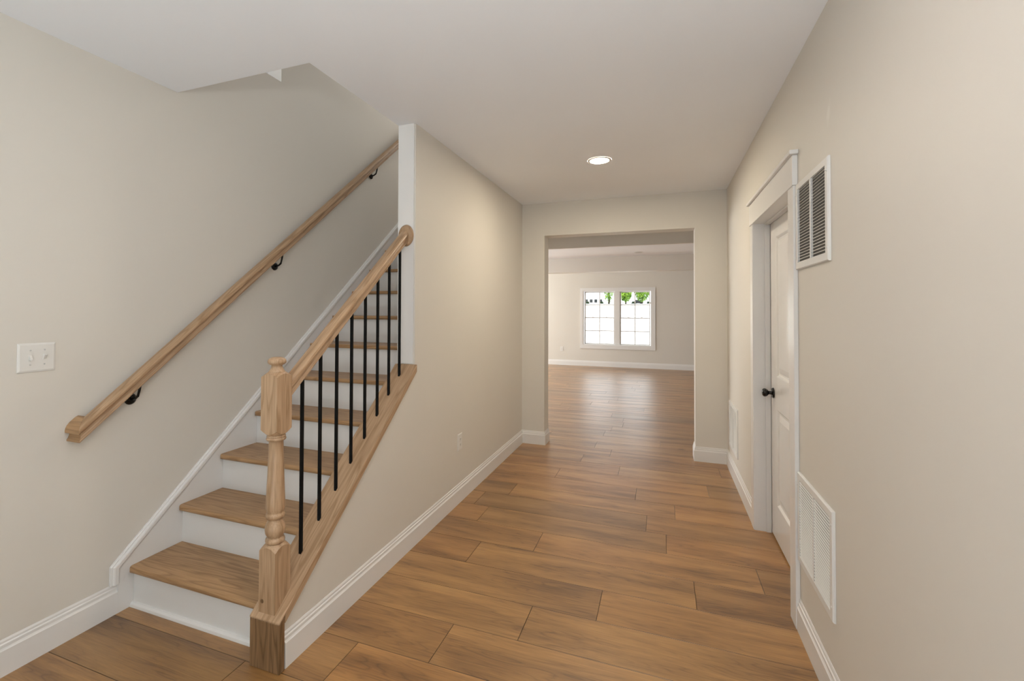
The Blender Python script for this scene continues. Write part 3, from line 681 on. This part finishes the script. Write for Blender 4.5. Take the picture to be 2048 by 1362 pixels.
def tree(x, y, h, r, nleaf, label, trunk=.16):
    t = thing('tree', (x, y, ZG), label, 'tree', 'trees outside the window')
    m = MB(); rnd = random.Random(int(x * 100) + 5)
    m.tube([(x, y, ZG - .1), (x + .05, y, ZG + h * .3), (x - .06, y, ZG + h * .6), (x, y, ZG + h)], trunk, 8)
    for k in range(7):
        a_ = rnd.uniform(0, 6.28); z_ = ZG + h * rnd.uniform(.25, .8)
        m.tube([(x, y, z_), (x + math.cos(a_) * r * .4, y + math.sin(a_) * r * .4, z_ + .5), (x + math.cos(a_) * r * .8, y + math.sin(a_) * r * .8, z_ + 1.3)], trunk * .3, 6)
    obj('trunk', m, M_BARK, t)
    m = MB()
    for k in range(nleaf):
        a_ = rnd.uniform(0, 6.28); el = rnd.uniform(-1, 1); q = rnd.random() ** .4
        c = Vector((x + math.cos(a_) * math.sqrt(1 - el * el) * r * q, y + math.sin(a_) * math.sqrt(1 - el * el) * r * q, ZG + h * .62 + el * q * h * .55))
        u = Vector((rnd.uniform(-1, 1), rnd.uniform(-1, 1), rnd.uniform(-1, 1))).normalized(); v = u.orthogonal().normalized(); s_ = rnd.uniform(.10, .2)
        m.add([c - u * s_, c + v * s_ * .5, c + u * s_, c - v * s_ * .5], [(0, 1, 2, 3)])
    obj('foliage', m, M_LEAF, t, kind='stuff')
tree(-5.25, 78, 3.4, 1.0, 2600, 'leafy green tree outside, right beside the mullion in the far window', .13)
tree(-2.85, 80, 3.9, 1.25, 2600, 'green tree outside at the right edge of the far window', .10)
tree(-7.95, 79, 3.0, .75, 420, 'thin sparse tree with a dark trunk outside, left of the window mullion', .17)
def shrub(x, y, r, label):
    t = thing('shrub', (x, y, ZG), label, 'shrub', 'shrubs outside the window')
    m = MB(); rnd = random.Random(int(x * 50) + 99)
    for k in range(260):
        a_ = rnd.uniform(0, 6.28); el = rnd.uniform(0, 1); q = rnd.random() ** .4
        c = Vector((x + math.cos(a_) * r * q * (1 - el * .5), y + math.sin(a_) * r * q * (1 - el * .5), ZG + el * q * r * 1.1))
        u = Vector((rnd.uniform(-1, 1), rnd.uniform(-1, 1), rnd.uniform(-1, 1))).normalized(); v = u.orthogonal().normalized(); s_ = rnd.uniform(.05, .1)
        m.add([c - u * s_, c + v * s_ * .6, c + u * s_, c - v * s_ * .6], [(0, 1, 2, 3)])
    obj('foliage', m, M_SHRUB, t, kind='stuff')
shrub(-11.1, 77, .38, 'low dark shrub outside in front of the white house, left in the far window')
shrub(-8.9, 77, .34, 'low dark shrub outside beside the thin sparse tree')
shrub(-6.6, 76.5, .36, 'low dark shrub outside just right of the thin sparse tree')
shrub(-4.05, 77, .30, 'low dark shrub outside between the two leafy trees')
shrub(-1.75, 77, .34, 'low dark shrub outside at the far right of the window')
def house(x0, x1, y, label, nwin):
    t = thing('house', ((x0 + x1) / 2, y, ZG), label, 'house')
    m = MB(); m.box(x0, x1, y, y + 7, ZG - .2, ZG + 2.9); obj('wall', m, M_SIDING, t)
    m = MB(); m.prism([(y - .5, ZG + 2.85), (y + 3.5, ZG + 5.2), (y + 7.5, ZG + 2.85)], 'x', x0 - .4, x1 + .4); obj('roof', m, M_ROOF, t)
    for k in range(nwin):
        xc = x0 + (x1 - x0) * (k + .5) / nwin
        m = MB(); m.box(xc - .26, xc + .26, y - .04, y - .005, ZG + .35, ZG + .95); f = obj('window', m, M_DKGLASS, t)
house(-13.3, -9.9, 88, 'white house with dark windows outside, left in the far window', 4)
def car(x, y, z, label):
    t = thing('car', (x, y, z), label, 'car')
    m = MB(); m.prism([(x - 1.1, z + .22), (x + 1.1, z + .22), (x + 1.12, z + .6), (x + .7, z + .68), (x + .45, z + 1.0), (x - .55, z + 1.02), (x - .85, z + .7), (x - 1.12, z + .6)], 'y', y - .8, y + .8); obj('body', m, M_CARD, t, bevel=.05)
    m = MB(); m.prism([(x - .74, z + .70), (x + .60, z + .70), (x + .42, z + .95), (x - .52, z + .96)], 'y', y - .815, y - .79); obj('side_window', m, M_DKGLASS, t)
    for dx in (-.65, .65):
        for dy in (-.8, .62):
            m = MB(); m.lathe([(.24, 0), (.25, .03), (.25, .15), (.24, .18)], (x + dx, y + dy, z + .25), (0, 1, 0), 20); obj('wheel', m, M_CARD, t)
car(-4.85, 112, 2.95, 'dark car parked outside behind the leafy trees, right in the far window')
